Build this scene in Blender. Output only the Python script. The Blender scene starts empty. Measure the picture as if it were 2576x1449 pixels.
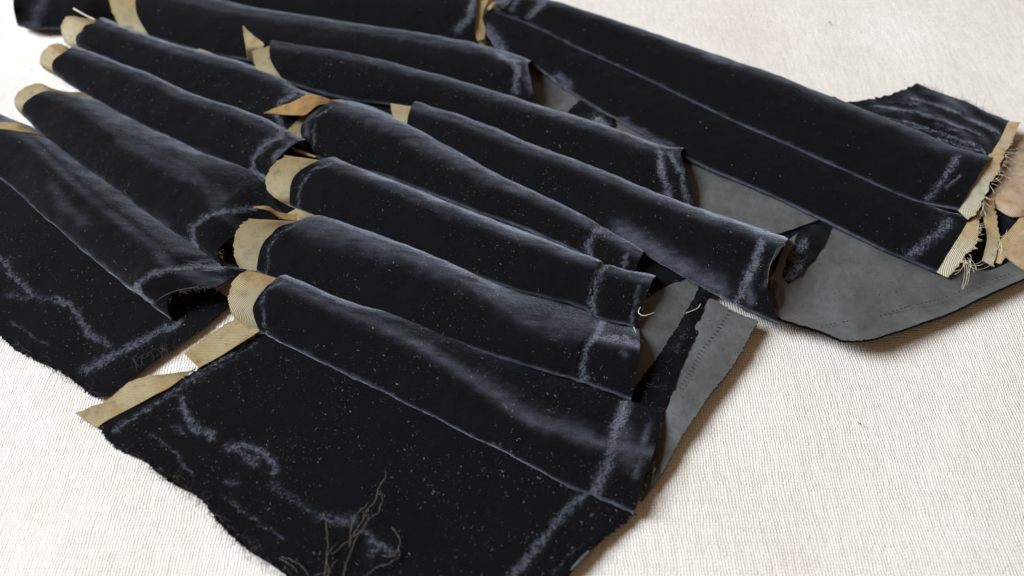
import bpy, math, random
import numpy as np
from mathutils import noise, Vector

random.seed(7)
rng = np.random.default_rng(11)
SC = bpy.context.scene
COL = SC.collection

# ------------------------------------------------------------------ camera, world, lamps, exposure
PITCH = math.radians(52.0)          # below the horizon
DIST = 0.33                         # metres from lens to the middle of the cloth
FPX = 2022.0                        # focal length for a 2576 px wide frame
CAM = np.array([0.0, -DIST * math.cos(PITCH), DIST * math.sin(PITCH)])
cam_d = bpy.data.cameras.new('camera')
cam = bpy.data.objects.new('camera', cam_d)
COL.objects.link(cam)
cam.location = CAM
cam.rotation_euler = (math.pi / 2 - PITCH, 0, 0)
cam_d.sensor_width = 36.0
cam_d.lens = 36.0 * FPX / 2576.0
cam_d.clip_start = 0.01
cam_d.clip_end = 20
cam_d.dof.use_dof = True
cam_d.dof.focus_distance = 0.325
cam_d.dof.aperture_fstop = 7.5
SC.camera = cam

w = bpy.data.worlds.new('World')
SC.world = w
w.use_nodes = True
bg = w.node_tree.nodes['Background']
bg.inputs['Color'].default_value = (1.0, 0.66, 0.39, 1)
bg.inputs['Strength'].default_value = 0.22

def area(name, loc, target, sx, sy, power, color):
    d = bpy.data.lights.new(name, 'AREA')
    d.shape = 'RECTANGLE'
    d.size, d.size_y, d.energy, d.color = sx, sy, power, color
    o = bpy.data.objects.new(name, d)
    COL.objects.link(o)
    o.location = loc
    o.rotation_euler = (Vector(target) - Vector(loc)).to_track_quat('-Z', 'Y').to_euler()
    return o

area('window_light', (-2.60, 0.24, 2.05), (0, 0.04, 0), 1.5, 1.6, 244.0, (0.88, 0.94, 1.0))
SC.view_settings.view_transform = 'Standard'
SC.view_settings.look = 'None'
SC.view_settings.exposure = 0.0
SC.view_settings.gamma = 1.0

# ------------------------------------------------------------------ geometry helpers
FW = np.array([0, math.cos(PITCH), -math.sin(PITCH)])
UPV = np.array([0, math.sin(PITCH), math.cos(PITCH)])
RT = np.array([1.0, 0, 0])

def at(x, y, h):
    """world point that the sight line of photo point (x, y) meets h millimetres above the table"""
    d = FW + RT * ((x - 1288.0) / FPX) + UPV * ((724.5 - y) / FPX)
    t = (h * 0.001 - CAM[2]) / d[2]
    return CAM + d * t

def proj(P):
    v = P - CAM
    z = v @ FW
    return np.stack([1288.0 + FPX * (v @ RT) / z, 724.5 - FPX * (v @ UPV) / z], -1)

def spline(P, q):
    """centripetal-ish Catmull-Rom through P (K, ..., 3); q = samples per segment (int or list)"""
    P = np.asarray(P, float)
    K = len(P)
    if isinstance(q, int):
        q = [q] * (K - 1)
    if K == 2:
        t = np.linspace(0, 1, q[0] + 1).reshape((-1,) + (1,) * (P.ndim - 1))
        return P[0] * (1 - t) + P[1] * t
    E = np.concatenate([[2 * P[0] - P[1]], P, [2 * P[-1] - P[-2]]])
    # mean chord lengths per knot interval
    d = np.sqrt(((E[1:] - E[:-1]) ** 2).sum(-1))
    while d.ndim > 1:
        d = d.mean(-1)
    d = np.maximum(d, 1e-6) ** 0.5
    out = []
    for i in range(K - 1):
        p0, p1, p2, p3 = E[i], E[i + 1], E[i + 2], E[i + 3]
        d0, d1, d2 = d[i], d[i + 1], d[i + 2]
        m1 = (p1 - p0) / d0 - (p2 - p0) / (d0 + d1) + (p2 - p1) / d1
        m2 = (p2 - p1) / d1 - (p3 - p1) / (d1 + d2) + (p3 - p2) / d2
        m1, m2 = m1 * d1, m2 * d1
        ts = np.arange(q[i]) / q[i]
        for t in ts:
            a, b = t * t * t, t * t
            out.append((2 * a - 3 * b + 1) * p1 + (a - 2 * b + t) * m1 + (-2 * a + 3 * b) * p2 + (a - b) * m2)
    out.append(P[-1])
    return np.array(out)

def normals(G):
    du = np.gradient(G, axis=0)
    dv = np.gradient(G, axis=1)
    n = np.cross(du, dv)
    n /= np.maximum(np.linalg.norm(n, axis=-1, keepdims=True), 1e-12)
    return n

def wobble(G, amp, scale, seed=0.0):
    n = normals(G)
    out = G.copy()
    for i in range(G.shape[0]):
        for j in range(G.shape[1]):
            p = G[i, j] * scale
            out[i, j] += n[i, j] * amp * noise.noise(Vector((p[0] + seed, p[1] - seed, p[2] * 1.0 + 3.1 * seed)))
    return out

def seg_dist(Q, A, B):
    ab = B - A
    t = np.clip(((Q - A) @ ab) / max(ab @ ab, 1e-9), 0, 1)
    return np.linalg.norm(Q - (A + t[..., None] * ab), axis=-1)

def crush_sheen_field(G, marks, ragged=1.0):
    """0..1 worn pile and painted sheen: marks = [(polyline in photo points, width, strength)]"""
    W = np.zeros(G.shape[:2])
    if not marks:
        return W
    Q = proj(G.reshape(-1, 3)).reshape(G.shape[0], G.shape[1], 2)
    J = np.zeros_like(Q)
    for i in range(G.shape[0]):
        for j in range(G.shape[1]):
            p = G[i, j]
            a = noise.noise_vector(Vector(p * 230.0)); b = noise.noise_vector(Vector(p * 640.0))
            J[i, j] = (a[0] * 9 + b[0] * 7, a[1] * 9 + b[1] * 7)
    Q = Q + J * ragged
    for line, width, strength in marks:
        L = np.array(line, float)
        d = np.full(W.shape, 1e9)
        for a, b in zip(L[:-1], L[1:]):
            d = np.minimum(d, seg_dist(Q, a, b))
        W = np.maximum(W, strength * np.exp(-(d / (width * 1.15)) ** 2))
    return W

def link(o, parent=None):
    COL.objects.link(o)
    if parent is not None:
        o.parent = parent
        o.matrix_parent_inverse = parent.matrix_world.inverted()
    return o

def shell(name, G, mats, parent=None, thick=0.0006, wear=None, flip=False, N=None, rim=0, straight=False, sheen_wear=None):
    """a cloth sheet with real thickness from a grid of points; mats = (face, back); rim = which of them the cut edge shows"""
    n, m = G.shape[:2]
    if N is None:
        N = normals(G)
    if flip:
        N = -N
    B = G - N * thick
    k = n * m
    I = np.arange(k).reshape(n, m)
    a, b, c, d = I[:-1, :-1].ravel(), I[1:, :-1].ravel(), I[1:, 1:].ravel(), I[:-1, 1:].ravel()
    top = np.stack([a, b, c, d], 1)
    bot = np.stack([d, c, b, a], 1) + k
    loop = np.concatenate([I[0, :-1], I[:-1, -1], I[-1, :0:-1], I[:0:-1, 0]])
    r = len(loop)
    Gf, Bf, Nf = G.reshape(-1, 3), B.reshape(-1, 3), N.reshape(-1, 3)
    V = np.concatenate([Gf, Bf, Gf[loop], Bf[loop]])
    e = 2 * k + np.arange(r)
    e2 = 2 * k + (np.arange(r) + 1) % r
    rimf = np.stack([e, e2, e2 + r, e + r], 1)
    if flip:
        top, bot, rimf = top[:, ::-1], bot[:, ::-1], rimf[:, ::-1]
    F = np.concatenate([top, bot, rimf])
    me = bpy.data.meshes.new(name)
    me.from_pydata(V.tolist(), [], F.tolist())
    for mt in mats:
        me.materials.append(mt)
    mi = np.concatenate([np.zeros(len(top)), np.ones(len(bot)), np.full(len(rimf), rim)]).astype(np.int32)
    if len(mats) == 1:
        mi[:] = 0
    me.polygons.foreach_set('material_index', mi)
    me.polygons.foreach_set('use_smooth', np.ones(len(F), dtype=bool))
    # lengths along the sheet in millimetres, for weave that follows the cloth
    su = np.concatenate([np.zeros((1, m)), np.cumsum(np.linalg.norm(np.diff(G, axis=0), axis=-1), 0)]) * 1000
    sv = np.concatenate([np.zeros((n, 1)), np.cumsum(np.linalg.norm(np.diff(G, axis=1), axis=-1), 1)], 1) * 1000
    if straight:
        su[:] = su.mean(1, keepdims=True)
        sv[:] = sv.max(0, keepdims=True)
    uv = np.stack([su.ravel(), sv.ravel(), np.zeros(k)], 1)
    ix = np.concatenate([np.arange(k), np.arange(k), loop, loop])
    at_ = me.attributes.new('weave', 'FLOAT_VECTOR', 'POINT')
    at_.data.foreach_set('vector', uv[ix].ravel())
    wv = np.zeros(k) if wear is None else wear.ravel()
    wa = me.attributes.new('wear', 'FLOAT', 'POINT')
    wa.data.foreach_set('value', wv[ix])
    nv = np.zeros(k) if sheen_wear is None else sheen_wear.ravel()
    na = me.attributes.new('sheen_wear', 'FLOAT', 'POINT')
    na.data.foreach_set('value', nv[ix])
    me.update()
    C = G.reshape(n, m, 3).mean((0, 1))
    out = Gf[loop] - Gf[np.where(loop % m == 0, loop + 1, np.where(loop % m == m - 1, loop - 1, np.where(loop < m, loop + m, loop - m)))]
    out /= np.maximum(np.linalg.norm(out, axis=1, keepdims=True), 1e-9)
    me.normals_split_custom_set_from_vertices(np.concatenate([Nf, -Nf, out, out]).tolist())
    return link(bpy.data.objects.new(name, me), parent)

def tube_mesh(lines, sides=4):
    V, F = [], []
    for pts, r in lines:
        P = np.asarray(pts, float)
        n = len(P)
        T = np.gradient(P, axis=0)
        T /= np.maximum(np.linalg.norm(T, axis=1, keepdims=True), 1e-12)
        ref = np.array([0.31, 0.17, 0.93])
        base = len(V)
        for i in range(n):
            a = np.cross(T[i], ref); a /= max(np.linalg.norm(a), 1e-9)
            b = np.cross(T[i], a)
            rr = r * (1 if 0 < i < n - 1 else 0.5)
            for s in range(sides):
                t = 2 * math.pi * s / sides
                V.append((P[i] + rr * (a * math.cos(t) + b * math.sin(t))).tolist())
        for i in range(n - 1):
            for s in range(sides):
                s2 = (s + 1) % sides
                F.append((base + i * sides + s, base + i * sides + s2, base + (i + 1) * sides + s2, base + (i + 1) * sides + s))
        F.append(tuple(base + s for s in range(sides))[::-1])
        F.append(tuple(base + (n - 1) * sides + s for s in range(sides)))
    return V, F

def tubes(name, lines, mat, parent=None, sides=4):
    V, F = tube_mesh(lines, sides)
    me = bpy.data.meshes.new(name)
    me.from_pydata(V, [], F)
    me.materials.append(mat)
    me.polygons.foreach_set('use_smooth', np.ones(len(F), dtype=bool))
    me.update()
    return link(bpy.data.objects.new(name, me), parent)

def thread(name, pts, r, mat, parent=None, q=5, jitter=0.0):
    P = spline([at(*p) for p in pts], q)
    if jitter:
        P[1:-1] += rng.normal(0, jitter, P[1:-1].shape)
    return tubes(name, [(P, r)], mat, parent)

def thing(name, label, cat, x, y, group=None):
    o = bpy.data.objects.new(name, None)
    o.empty_display_size = 0.01
    o.location = at(x, y, 0)
    COL.objects.link(o)
    o['label'], o['category'], o['kind'] = label, cat, 'thing'
    if group:
        o['group'] = group
    bpy.context.view_layer.update()
    return o

# ------------------------------------------------------------------ materials
class NT:
    def __init__(s, name):
        s.m = bpy.data.materials.new(name)
        s.m.use_nodes = True
        s.t = s.m.node_tree
        s.p = s.t.nodes['Principled BSDF']
    def n(s, typ, **kw):
        nd = s.t.nodes.new(typ)
        for k, v in kw.items():
            if k.startswith('i_'):
                nd.inputs[k[2:].replace('_', ' ')].default_value = v
            else:
                setattr(nd, k, v)
        return nd
    def l(s, a, b):
        s.t.links.new(a, b)
    def math(s, op, a, b=None, clamp=False):
        nd = s.n('ShaderNodeMath', operation=op, use_clamp=clamp)
        for i, v in enumerate((a, b)):
            if v is None:
                continue
            if isinstance(v, (int, float)):
                nd.inputs[i].default_value = v
            else:
                s.l(v, nd.inputs[i])
        return nd.outputs[0]
    def noise(s, scale, vec=None, detail=3.0, rough=0.55):
        nd = s.n('ShaderNodeTexNoise')
        nd.inputs['Scale'].default_value = scale
        nd.inputs['Detail'].default_value = detail
        nd.inputs['Roughness'].default_value = rough
        s.l(vec if vec is not None else s.pos(), nd.inputs['Vector'])
        return nd.outputs['Fac']
    def pos(s):
        if not hasattr(s, '_p'):
            s._p = s.n('ShaderNodeNewGeometry').outputs['Position']
        return s._p
    def attr(s, name):
        return s.n('ShaderNodeAttribute', attribute_name=name)
    def ramp(s, fac, stops):
        nd = s.n('ShaderNodeValToRGB')
        r = nd.color_ramp
        while len(r.elements) < len(stops):
            r.elements.new(0.5)
        for e, (p, c) in zip(r.elements, stops):
            e.position = p
            e.color = (c[0], c[1], c[2], 1) if isinstance(c, tuple) else (c, c, c, 1)
        s.l(fac, nd.inputs[0])
        return nd.outputs[0]
    def bump(s, h, dist, strength=1.0):
        nd = s.n('ShaderNodeBump')
        nd.inputs['Distance'].default_value = dist
        nd.inputs['Strength'].default_value = strength
        s.l(h, nd.inputs['Height'])
        s.l(nd.outputs[0], s.p.inputs['Normal'])
        return nd

def mat_velvet(name, sheen=1.0, tint=(0.70, 0.78, 0.93)):
    t = NT(name)
    p = t.p
    wear = t.attr('wear').outputs['Fac']
    fine = t.noise(2600.0, detail=2.0, rough=0.7)
    mid = t.noise(520.0, detail=4.0, rough=0.7)
    big = t.noise(60.0, detail=3.0)
    # brushed pile: streaks of nap
    mp = t.n('ShaderNodeMapping')
    mp.inputs['Scale'].default_value = (90, 420, 200)
    mp.inputs['Rotation'].default_value = (0, 0, math.radians(24))
    t.l(t.pos(), mp.inputs['Vector'])
    streak = t.noise(1.0, vec=mp.outputs[0], detail=3.0)
    # crushed spots break up into patches
    br = t.math('ADD', t.math('MULTIPLY', mid, 0.75), t.math('MULTIPLY', fine, 0.55))
    grain = t.noise(1250.0, detail=4.0, rough=0.8)
    mixn = t.math('ADD', t.math('MULTIPLY', mid, 0.55), t.math('MULTIPLY', grain, 0.45))
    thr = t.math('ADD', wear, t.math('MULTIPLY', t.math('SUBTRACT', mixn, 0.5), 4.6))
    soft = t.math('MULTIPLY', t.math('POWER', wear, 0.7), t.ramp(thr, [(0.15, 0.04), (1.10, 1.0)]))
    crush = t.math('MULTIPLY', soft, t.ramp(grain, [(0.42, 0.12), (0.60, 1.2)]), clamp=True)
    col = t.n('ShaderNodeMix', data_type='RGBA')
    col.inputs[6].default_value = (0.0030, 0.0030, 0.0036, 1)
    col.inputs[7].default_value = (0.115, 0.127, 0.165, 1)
    sheen_wear = t.attr('sheen_wear').outputs['Fac']
    npx = t.math('MULTIPLY', sheen_wear, t.ramp(t.math('ADD', t.math('MULTIPLY', streak, 0.5), t.math('MULTIPLY', grain, 0.5)), [(0.38, 0.35), (0.62, 1.1)]))
    lifted = t.math('MAXIMUM', t.math('MULTIPLY', npx, 0.95), t.math('MULTIPLY', crush, 0.88), clamp=True)  # pale colour for painted fold and crest sheen and for crushed pile
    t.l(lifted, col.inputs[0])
    pile = t.n('ShaderNodeMix', data_type='RGBA')
    t.l(t.ramp(t.math('ADD', t.math('MULTIPLY', fine, 0.6), t.math('MULTIPLY', grain, 0.4)), [(0.38, 0.0), (0.66, 1.0)]), pile.inputs[0])
    pile.inputs[6].default_value = (0.0022, 0.0022, 0.0028, 1)
    pile.inputs[7].default_value = (0.0068, 0.0070, 0.0088, 1)
    t.l(pile.outputs[2], col.inputs[6])
    t.l(col.outputs[2], p.inputs['Base Color'])
    p.inputs['Roughness'].default_value = 0.95
    p.inputs['Specular IOR Level'].default_value = 0.06
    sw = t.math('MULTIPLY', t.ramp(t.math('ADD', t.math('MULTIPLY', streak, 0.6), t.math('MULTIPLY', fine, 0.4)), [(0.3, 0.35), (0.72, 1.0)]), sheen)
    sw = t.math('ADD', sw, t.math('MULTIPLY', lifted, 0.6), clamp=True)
    t.l(sw, p.inputs['Sheen Weight'])
    p.inputs['Sheen Roughness'].default_value = 0.23
    p.inputs['Sheen Tint'].default_value = (*tint, 1)
    h = t.math('ADD', t.math('MULTIPLY', fine, 0.6), t.math('ADD', t.math('MULTIPLY', mid, 0.5), t.math('MULTIPLY', big, 0.8)))
    h = t.math('SUBTRACT', h, t.math('MULTIPLY', crush, 0.6))
    t.bump(h, 0.0006, 0.7)
    return t.m

def mat_lining(name, c0=(0.040, 0.040, 0.039), c1=(0.094, 0.101, 0.102)):
    t = NT(name)
    p = t.p
    wv = t.attr('weave').outputs['Vector']
    big = t.noise(55.0, detail=4.0, rough=0.6)
    mid = t.noise(240.0, detail=3.0)
    base = t.ramp(t.math('ADD', t.math('MULTIPLY', big, 0.7), t.math('MULTIPLY', mid, 0.3)), [(0.28, c0), (0.70, c1)])
    specks = t.ramp(t.noise(900.0, detail=1.0), [(0.68, 0.0), (0.74, 1.0)])
    mx = t.n('ShaderNodeMix', data_type='RGBA')
    t.l(specks, mx.inputs[0]); t.l(base, mx.inputs[6]); mx.inputs[7].default_value = (0.03, 0.03, 0.034, 1)
    t.l(mx.outputs[2], p.inputs['Base Color'])
    p.inputs['Roughness'].default_value = 0.52
    p.inputs['Specular IOR Level'].default_value = 0.35
    p.inputs['Sheen Weight'].default_value = 0.15
    wa = t.n('ShaderNodeTexWave', wave_type='BANDS', bands_direction='DIAGONAL')
    wa.inputs['Scale'].default_value = 0.9
    wa.inputs['Distortion'].default_value = 1.0
    t.l(wv, wa.inputs['Vector'])
    h = t.math('ADD', t.math('MULTIPLY', wa.outputs['Fac'], 0.05), t.math('ADD', t.math('MULTIPLY', big, 2.4), t.math('MULTIPLY', mid, 0.3)))
    t.bump(h, 0.0008, 0.7)
    return t.m

def mat_ribbon(name, pale=(0.405, 0.345, 0.19), tan=(0.41, 0.26, 0.10), tanfrom=0.52):
    t = NT(name)
    p = t.p
    wv = t.attr('weave').outputs['Vector']
    wear = t.attr('wear').outputs['Fac']
    big = t.noise(110.0, detail=3.0, rough=0.6)
    mixf = t.math('ADD', t.math('MULTIPLY', wear, 1.0), t.ramp(big, [(tanfrom, 0.0), (tanfrom + 0.22, 0.8)]), clamp=True)
    mx = t.n('ShaderNodeMix', data_type='RGBA')
    mx.inputs[6].default_value = (*pale, 1); mx.inputs[7].default_value = (*tan, 1)
    t.l(mixf, mx.inputs[0])
    soil = t.ramp(t.noise(260.0, detail=6.0, rough=0.75), [(0.50, 0.0), (0.72, 1.0)])
    m2 = t.n('ShaderNodeMix', data_type='RGBA')
    t.l(t.math('MULTIPLY', soil, 0.65), m2.inputs[0]); t.l(mx.outputs[2], m2.inputs[6]); m2.inputs[7].default_value = (0.10, 0.085, 0.05, 1)
    # diagonal twill ribs
    wa = t.n('ShaderNodeTexWave', wave_type='BANDS', bands_direction='DIAGONAL')
    wa.inputs['Scale'].default_value = 0.58
    wa.inputs['Distortion'].default_value = 0.35
    t.l(wv, wa.inputs['Vector'])
    dk = t.n('ShaderNodeMix', data_type='RGBA', blend_type='MULTIPLY')
    dk.inputs[0].default_value = 1.0
    t.l(m2.outputs[2], dk.inputs[6])
    t.l(t.ramp(wa.outputs['Fac'], [(0.0, 0.40), (0.5, 1.0)]), dk.inputs[7])
    t.l(dk.outputs[2], p.inputs['Base Color'])
    p.inputs['Roughness'].default_value = 0.5
    p.inputs['Specular IOR Level'].default_value = 0.4
    t.bump(t.math('ADD', wa.outputs['Fac'], t.math('MULTIPLY', big, 0.8)), 0.0002, 0.8)
    return t.m

def mat_linen(name):
    t = NT(name)
    p = t.p
    sep = t.n('ShaderNodeSeparateXYZ')
    # threads wander a little
    nz = t.n('ShaderNodeTexNoise'); nz.inputs['Scale'].default_value = 85.0; nz.inputs['Detail'].default_value = 3.0
    t.l(t.pos(), nz.inputs['Vector'])
    off = t.n('ShaderNodeVectorMath', operation='MULTIPLY_ADD')
    t.l(nz.outputs['Color'], off.inputs[0]); off.inputs[1].default_value = (0.0027, 0.0030, 0); t.l(t.pos(), off.inputs[2])
    t.l(off.outputs[0], sep.inputs[0])
    px, py = 0.00100, 0.00118
    ux = t.math('DIVIDE', sep.outputs[0], px); uy = t.math('DIVIDE', sep.outputs[1], py)
    ax = t.math('ABSOLUTE', t.math('SINE', t.math('MULTIPLY', ux, math.pi)))
    ay = t.math('ABSOLUTE', t.math('SINE', t.math('MULTIPLY', uy, math.pi)))
    fx = t.math('FLOOR', ux); fy = t.math('FLOOR', uy)
    chk = t.math('SUBTRACT', t.math('MULTIPLY', t.math('FRACT', t.math('MULTIPLY', t.math('ADD', fx, fy), 0.5)), 4.0), 1.0)   # -1 / 1
    def rnd(v, seed):
        w = t.n('ShaderNodeTexWhiteNoise', noise_dimensions='1D')
        t.l(t.math('ADD', v, seed), w.inputs['W'])
        return w.outputs['Value']
    thread_x, thread_y = rnd(fx, 0.3), rnd(fy, 7.7)
    bead = rnd(t.math('ADD', t.math('MULTIPLY', fx, 37.13), fy), 1.1)
    hx = t.math('POWER', ax, 0.7); hy = t.math('POWER', ay, 0.7)
    h = t.math('MULTIPLY', hx, t.math('ADD', t.math('MULTIPLY', hy, 0.86), 0.14))
    h = t.math('MULTIPLY', h, t.math('ADD', t.math('MULTIPLY', thread_x, 0.08), t.math('ADD', t.math('MULTIPLY', bead, 0.62), 0.44)))
    h = t.math('ADD', h, t.math('MULTIPLY', chk, 0.07))
    slub = t.n('ShaderNodeMapping'); slub.inputs['Scale'].default_value = (420, 70, 1)
    t.l(t.pos(), slub.inputs['Vector'])
    sl = t.noise(1.0, vec=slub.outputs[0], detail=2.0)
    slub2 = t.n('ShaderNodeMapping'); slub2.inputs['Scale'].default_value = (70, 420, 1)
    t.l(t.pos(), slub2.inputs['Vector'])
    sl2 = t.noise(1.0, vec=slub2.outputs[0], detail=2.0)
    slv = t.math('ADD', t.math('MULTIPLY', sl, 0.62), t.math('MULTIPLY', sl2, 0.38))
    stain = t.noise(9.0, detail=4.0, rough=0.6)
    base = t.ramp(stain, [(0.36, (0.80, 0.752, 0.695)), (0.64, (0.845, 0.812, 0.768))])
    gap = t.ramp(h, [(0.0, 0.80), (0.30, 0.92), (0.70, 1.0)])
    m1 = t.n('ShaderNodeMix', data_type='RGBA', blend_type='MULTIPLY'); m1.inputs[0].default_value = 1
    t.l(base, m1.inputs[6]); t.l(gap, m1.inputs[7])
    m2 = t.n('ShaderNodeMix', data_type='RGBA', blend_type='MULTIPLY'); m2.inputs[0].default_value = 1
    t.l(m1.outputs[2], m2.inputs[6]); t.l(t.ramp(slv, [(0.36, 0.90), (0.58, 1.0)]), m2.inputs[7])
    t.l(m2.outputs[2], p.inputs['Base Color'])
    p.inputs['Roughness'].default_value = 0.85
    p.inputs['Specular IOR Level'].default_value = 0.2
    hh = t.math('ADD', h, t.math('MULTIPLY', slv, 1.2))
    t.bump(hh, 0.00042, 0.68)
    return t.m

def mat_plain(name, c, rough=0.7, var=0.3, scale=900.0):
    t = NT(name)
    nz = t.noise(scale, detail=2.0)
    lo = tuple(x * (1 - var) for x in c); hi = tuple(min(1, x * (1 + var)) for x in c)
    t.l(t.ramp(nz, [(0.35, lo), (0.65, hi)]), t.p.inputs['Base Color'])
    t.p.inputs['Roughness'].default_value = rough
    t.p.inputs['Specular IOR Level'].default_value = 0.25
    return t.m

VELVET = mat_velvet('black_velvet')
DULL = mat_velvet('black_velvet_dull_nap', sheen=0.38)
LINING = mat_lining('grey_satin_lining')
UNDER = mat_lining('dark_lining', (0.004, 0.004, 0.0045), (0.013, 0.013, 0.014))
RIBBON = mat_ribbon('cream_twill_ribbon')
PALE = mat_ribbon('pale_ribbon', (0.53, 0.505, 0.385), (0.52, 0.38, 0.20), 0.6)
TAN = mat_ribbon('tan_ribbon', (0.50, 0.33, 0.15), (0.44, 0.26, 0.09), 0.4)
LINEN = mat_linen('linen_weave')
CREAMC = mat_ribbon('cream_cotton', (0.56, 0.43, 0.30), (0.47, 0.31, 0.17), 0.42)
LINT = mat_plain('lint', (0.40, 0.38, 0.345), 0.8, 0.85, 420.0)
DTHREAD = mat_plain('dark_thread', (0.045, 0.043, 0.036), 0.7, 0.4)
MTHREAD = mat_plain('olive_thread', (0.085, 0.075, 0.056), 0.7, 0.5)
PTHREAD = mat_plain('pale_thread', (0.62, 0.56, 0.44), 0.7, 0.3)
STITCH = mat_plain('dark_stitch_thread', (0.018, 0.018, 0.02), 0.8, 0.3)  # near-black sewing thread

# ------------------------------------------------------------------ linen cloth
def linen():
    xs = np.linspace(-0.75, 0.75, 241)
    ys = np.linspace(-0.30, 1.10, 221)
    G = np.zeros((len(xs), len(ys), 3))
    for i, x in enumerate(xs):
        for j, y in enumerate(ys):
            z = 0.0012 * noise.noise(Vector((x * 7, y * 7, 0.3))) + 0.0009 * noise.noise(Vector((x * 24, y * 18, 4.0)))
            G[i, j] = (x, y, z - 0.0015)
    o = shell('linen_cloth', G, (LINEN,), thick=0.0008)
    o['label'] = 'cream woven linen cloth spread flat under all the velvet pieces'
    o['category'] = 'cloth'
    return o
linen()

# ------------------------------------------------------------------ pleats
SURF = []          # (grid, owner) of visible velvet, for lint

def hmix(prof, f):
    a = np.array(prof[0], float); b = np.array(prof[-1], float)
    if len(prof) == 2:
        return a * (1 - f) + b * f
    mid = np.array(prof[1], float)
    return a * (1 - 2 * f) + mid * 2 * f if f < 0.5 else mid * (2 - 2 * f) + b * (2 * f - 1)

def pleat_grid(st, prof, q=22, r=1.1, qa=(4, 6, 9, 15, 8, 3)):
    rows = []
    K = len(st)
    for i, s in enumerate(st):
        f = i / (K - 1)
        h = hmix(prof, f)
        pts = [at(p[0], p[1], p[2] if len(p) > 2 else h[k]) for k, p in enumerate(s)]
        U, C, M, B = pts
        inn = C - B; inn[2] = 0; inn /= max(np.linalg.norm(inn), 1e-9)
        rr = r * 0.001
        back = U + inn * 0.004; back[2] = max(0.0008, U[2] - 0.004)
        t1 = B + inn * rr * 1.3; t1[2] = max(0.0006, B[2] - rr * 1.7)
        L = np.linalg.norm((C - B)[:2])
        t2 = B + inn * max(0.6 * L, rr * 3); t2[2] = max(0.0005, B[2] - rr * 2.2)
        rows.append([back, U, C, M, B, t1, t2])
    rows = np.array(rows)
    A = np.stack([spline(rows[i], list(qa)) for i in range(K)])
    return spline(A, q), q

def pleat(parent, st, prof, marks=(), seam=None, r=1.1, fold=0.62, crest=0.30, wob=0.00048, seed=0.0, groove=0.0, q=22, name='pleat', lint=1.0, mat=None):
    mat = mat or VELVET
    G, q = pleat_grid(st, prof, q, r)
    G = wobble(G, wob, 70.0, seed)
    G = wobble(G, wob * 0.6, 170.0, seed + 5)
    G = wobble(G, wob * 0.22, 480.0, seed + 9)
    if seam:                       # the stitching puckers the cloth
        al = np.concatenate([[0], np.cumsum(np.linalg.norm(np.diff(G[:, 14], axis=0), axis=1))])
        env = np.exp(-((al - al[seam * q]) / 0.0045) ** 2)
        Np = normals(G)
        for i in np.nonzero(env > 0.03)[0]:
            for j in range(G.shape[1]):
                p = G[i, j] * 330.0
                G[i, j] = G[i, j] + Np[i, j] * 0.00055 * env[i] * noise.noise(Vector((p[0], p[1], p[2] + seed)))
    W = crush_sheen_field(G, [m for m in marks if not (m[2] <= 0.62)], 0.6)
    P = crush_sheen_field(G, [m for m in marks if m[2] <= 0.62])  # fainter marks: sheen painted on crests and faces, plus slight pile wear
    # sheen highlight painted along the pressed lower fold, over open, worn pile
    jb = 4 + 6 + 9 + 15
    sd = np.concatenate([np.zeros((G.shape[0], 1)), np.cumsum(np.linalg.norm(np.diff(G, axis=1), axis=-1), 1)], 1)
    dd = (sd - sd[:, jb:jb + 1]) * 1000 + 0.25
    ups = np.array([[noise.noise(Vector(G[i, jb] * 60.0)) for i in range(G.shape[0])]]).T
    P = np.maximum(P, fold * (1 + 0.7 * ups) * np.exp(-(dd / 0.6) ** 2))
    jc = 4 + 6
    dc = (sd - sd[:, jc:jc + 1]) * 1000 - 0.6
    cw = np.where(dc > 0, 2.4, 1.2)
    P = np.maximum(P, crest * (1 + 0.9 * ups[::-1]) * np.exp(-(dc / cw) ** 2))  # crest highlight painted into the colour, uneven along the roll
    N = normals(G)
    flip = N[G.shape[0] // 2, 10:20, 2].mean() < 0
    if groove:
        G = G - N * (-1 if flip else 1) * (W[..., None] * groove)
        N = normals(G)
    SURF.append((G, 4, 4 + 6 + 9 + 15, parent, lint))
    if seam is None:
        return shell(name, G, (mat, UNDER), parent, wear=W, flip=flip, N=N, sheen_wear=P)
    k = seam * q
    a = shell(name, G[:k + 1], (mat, UNDER), parent, wear=W[:k + 1], flip=flip, N=N[:k + 1], sheen_wear=P[:k + 1])
    shell('hem', G[k:], (mat, UNDER), a, wear=W[k:], flip=flip, N=N[k:], sheen_wear=P[k:])
    return a

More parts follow.
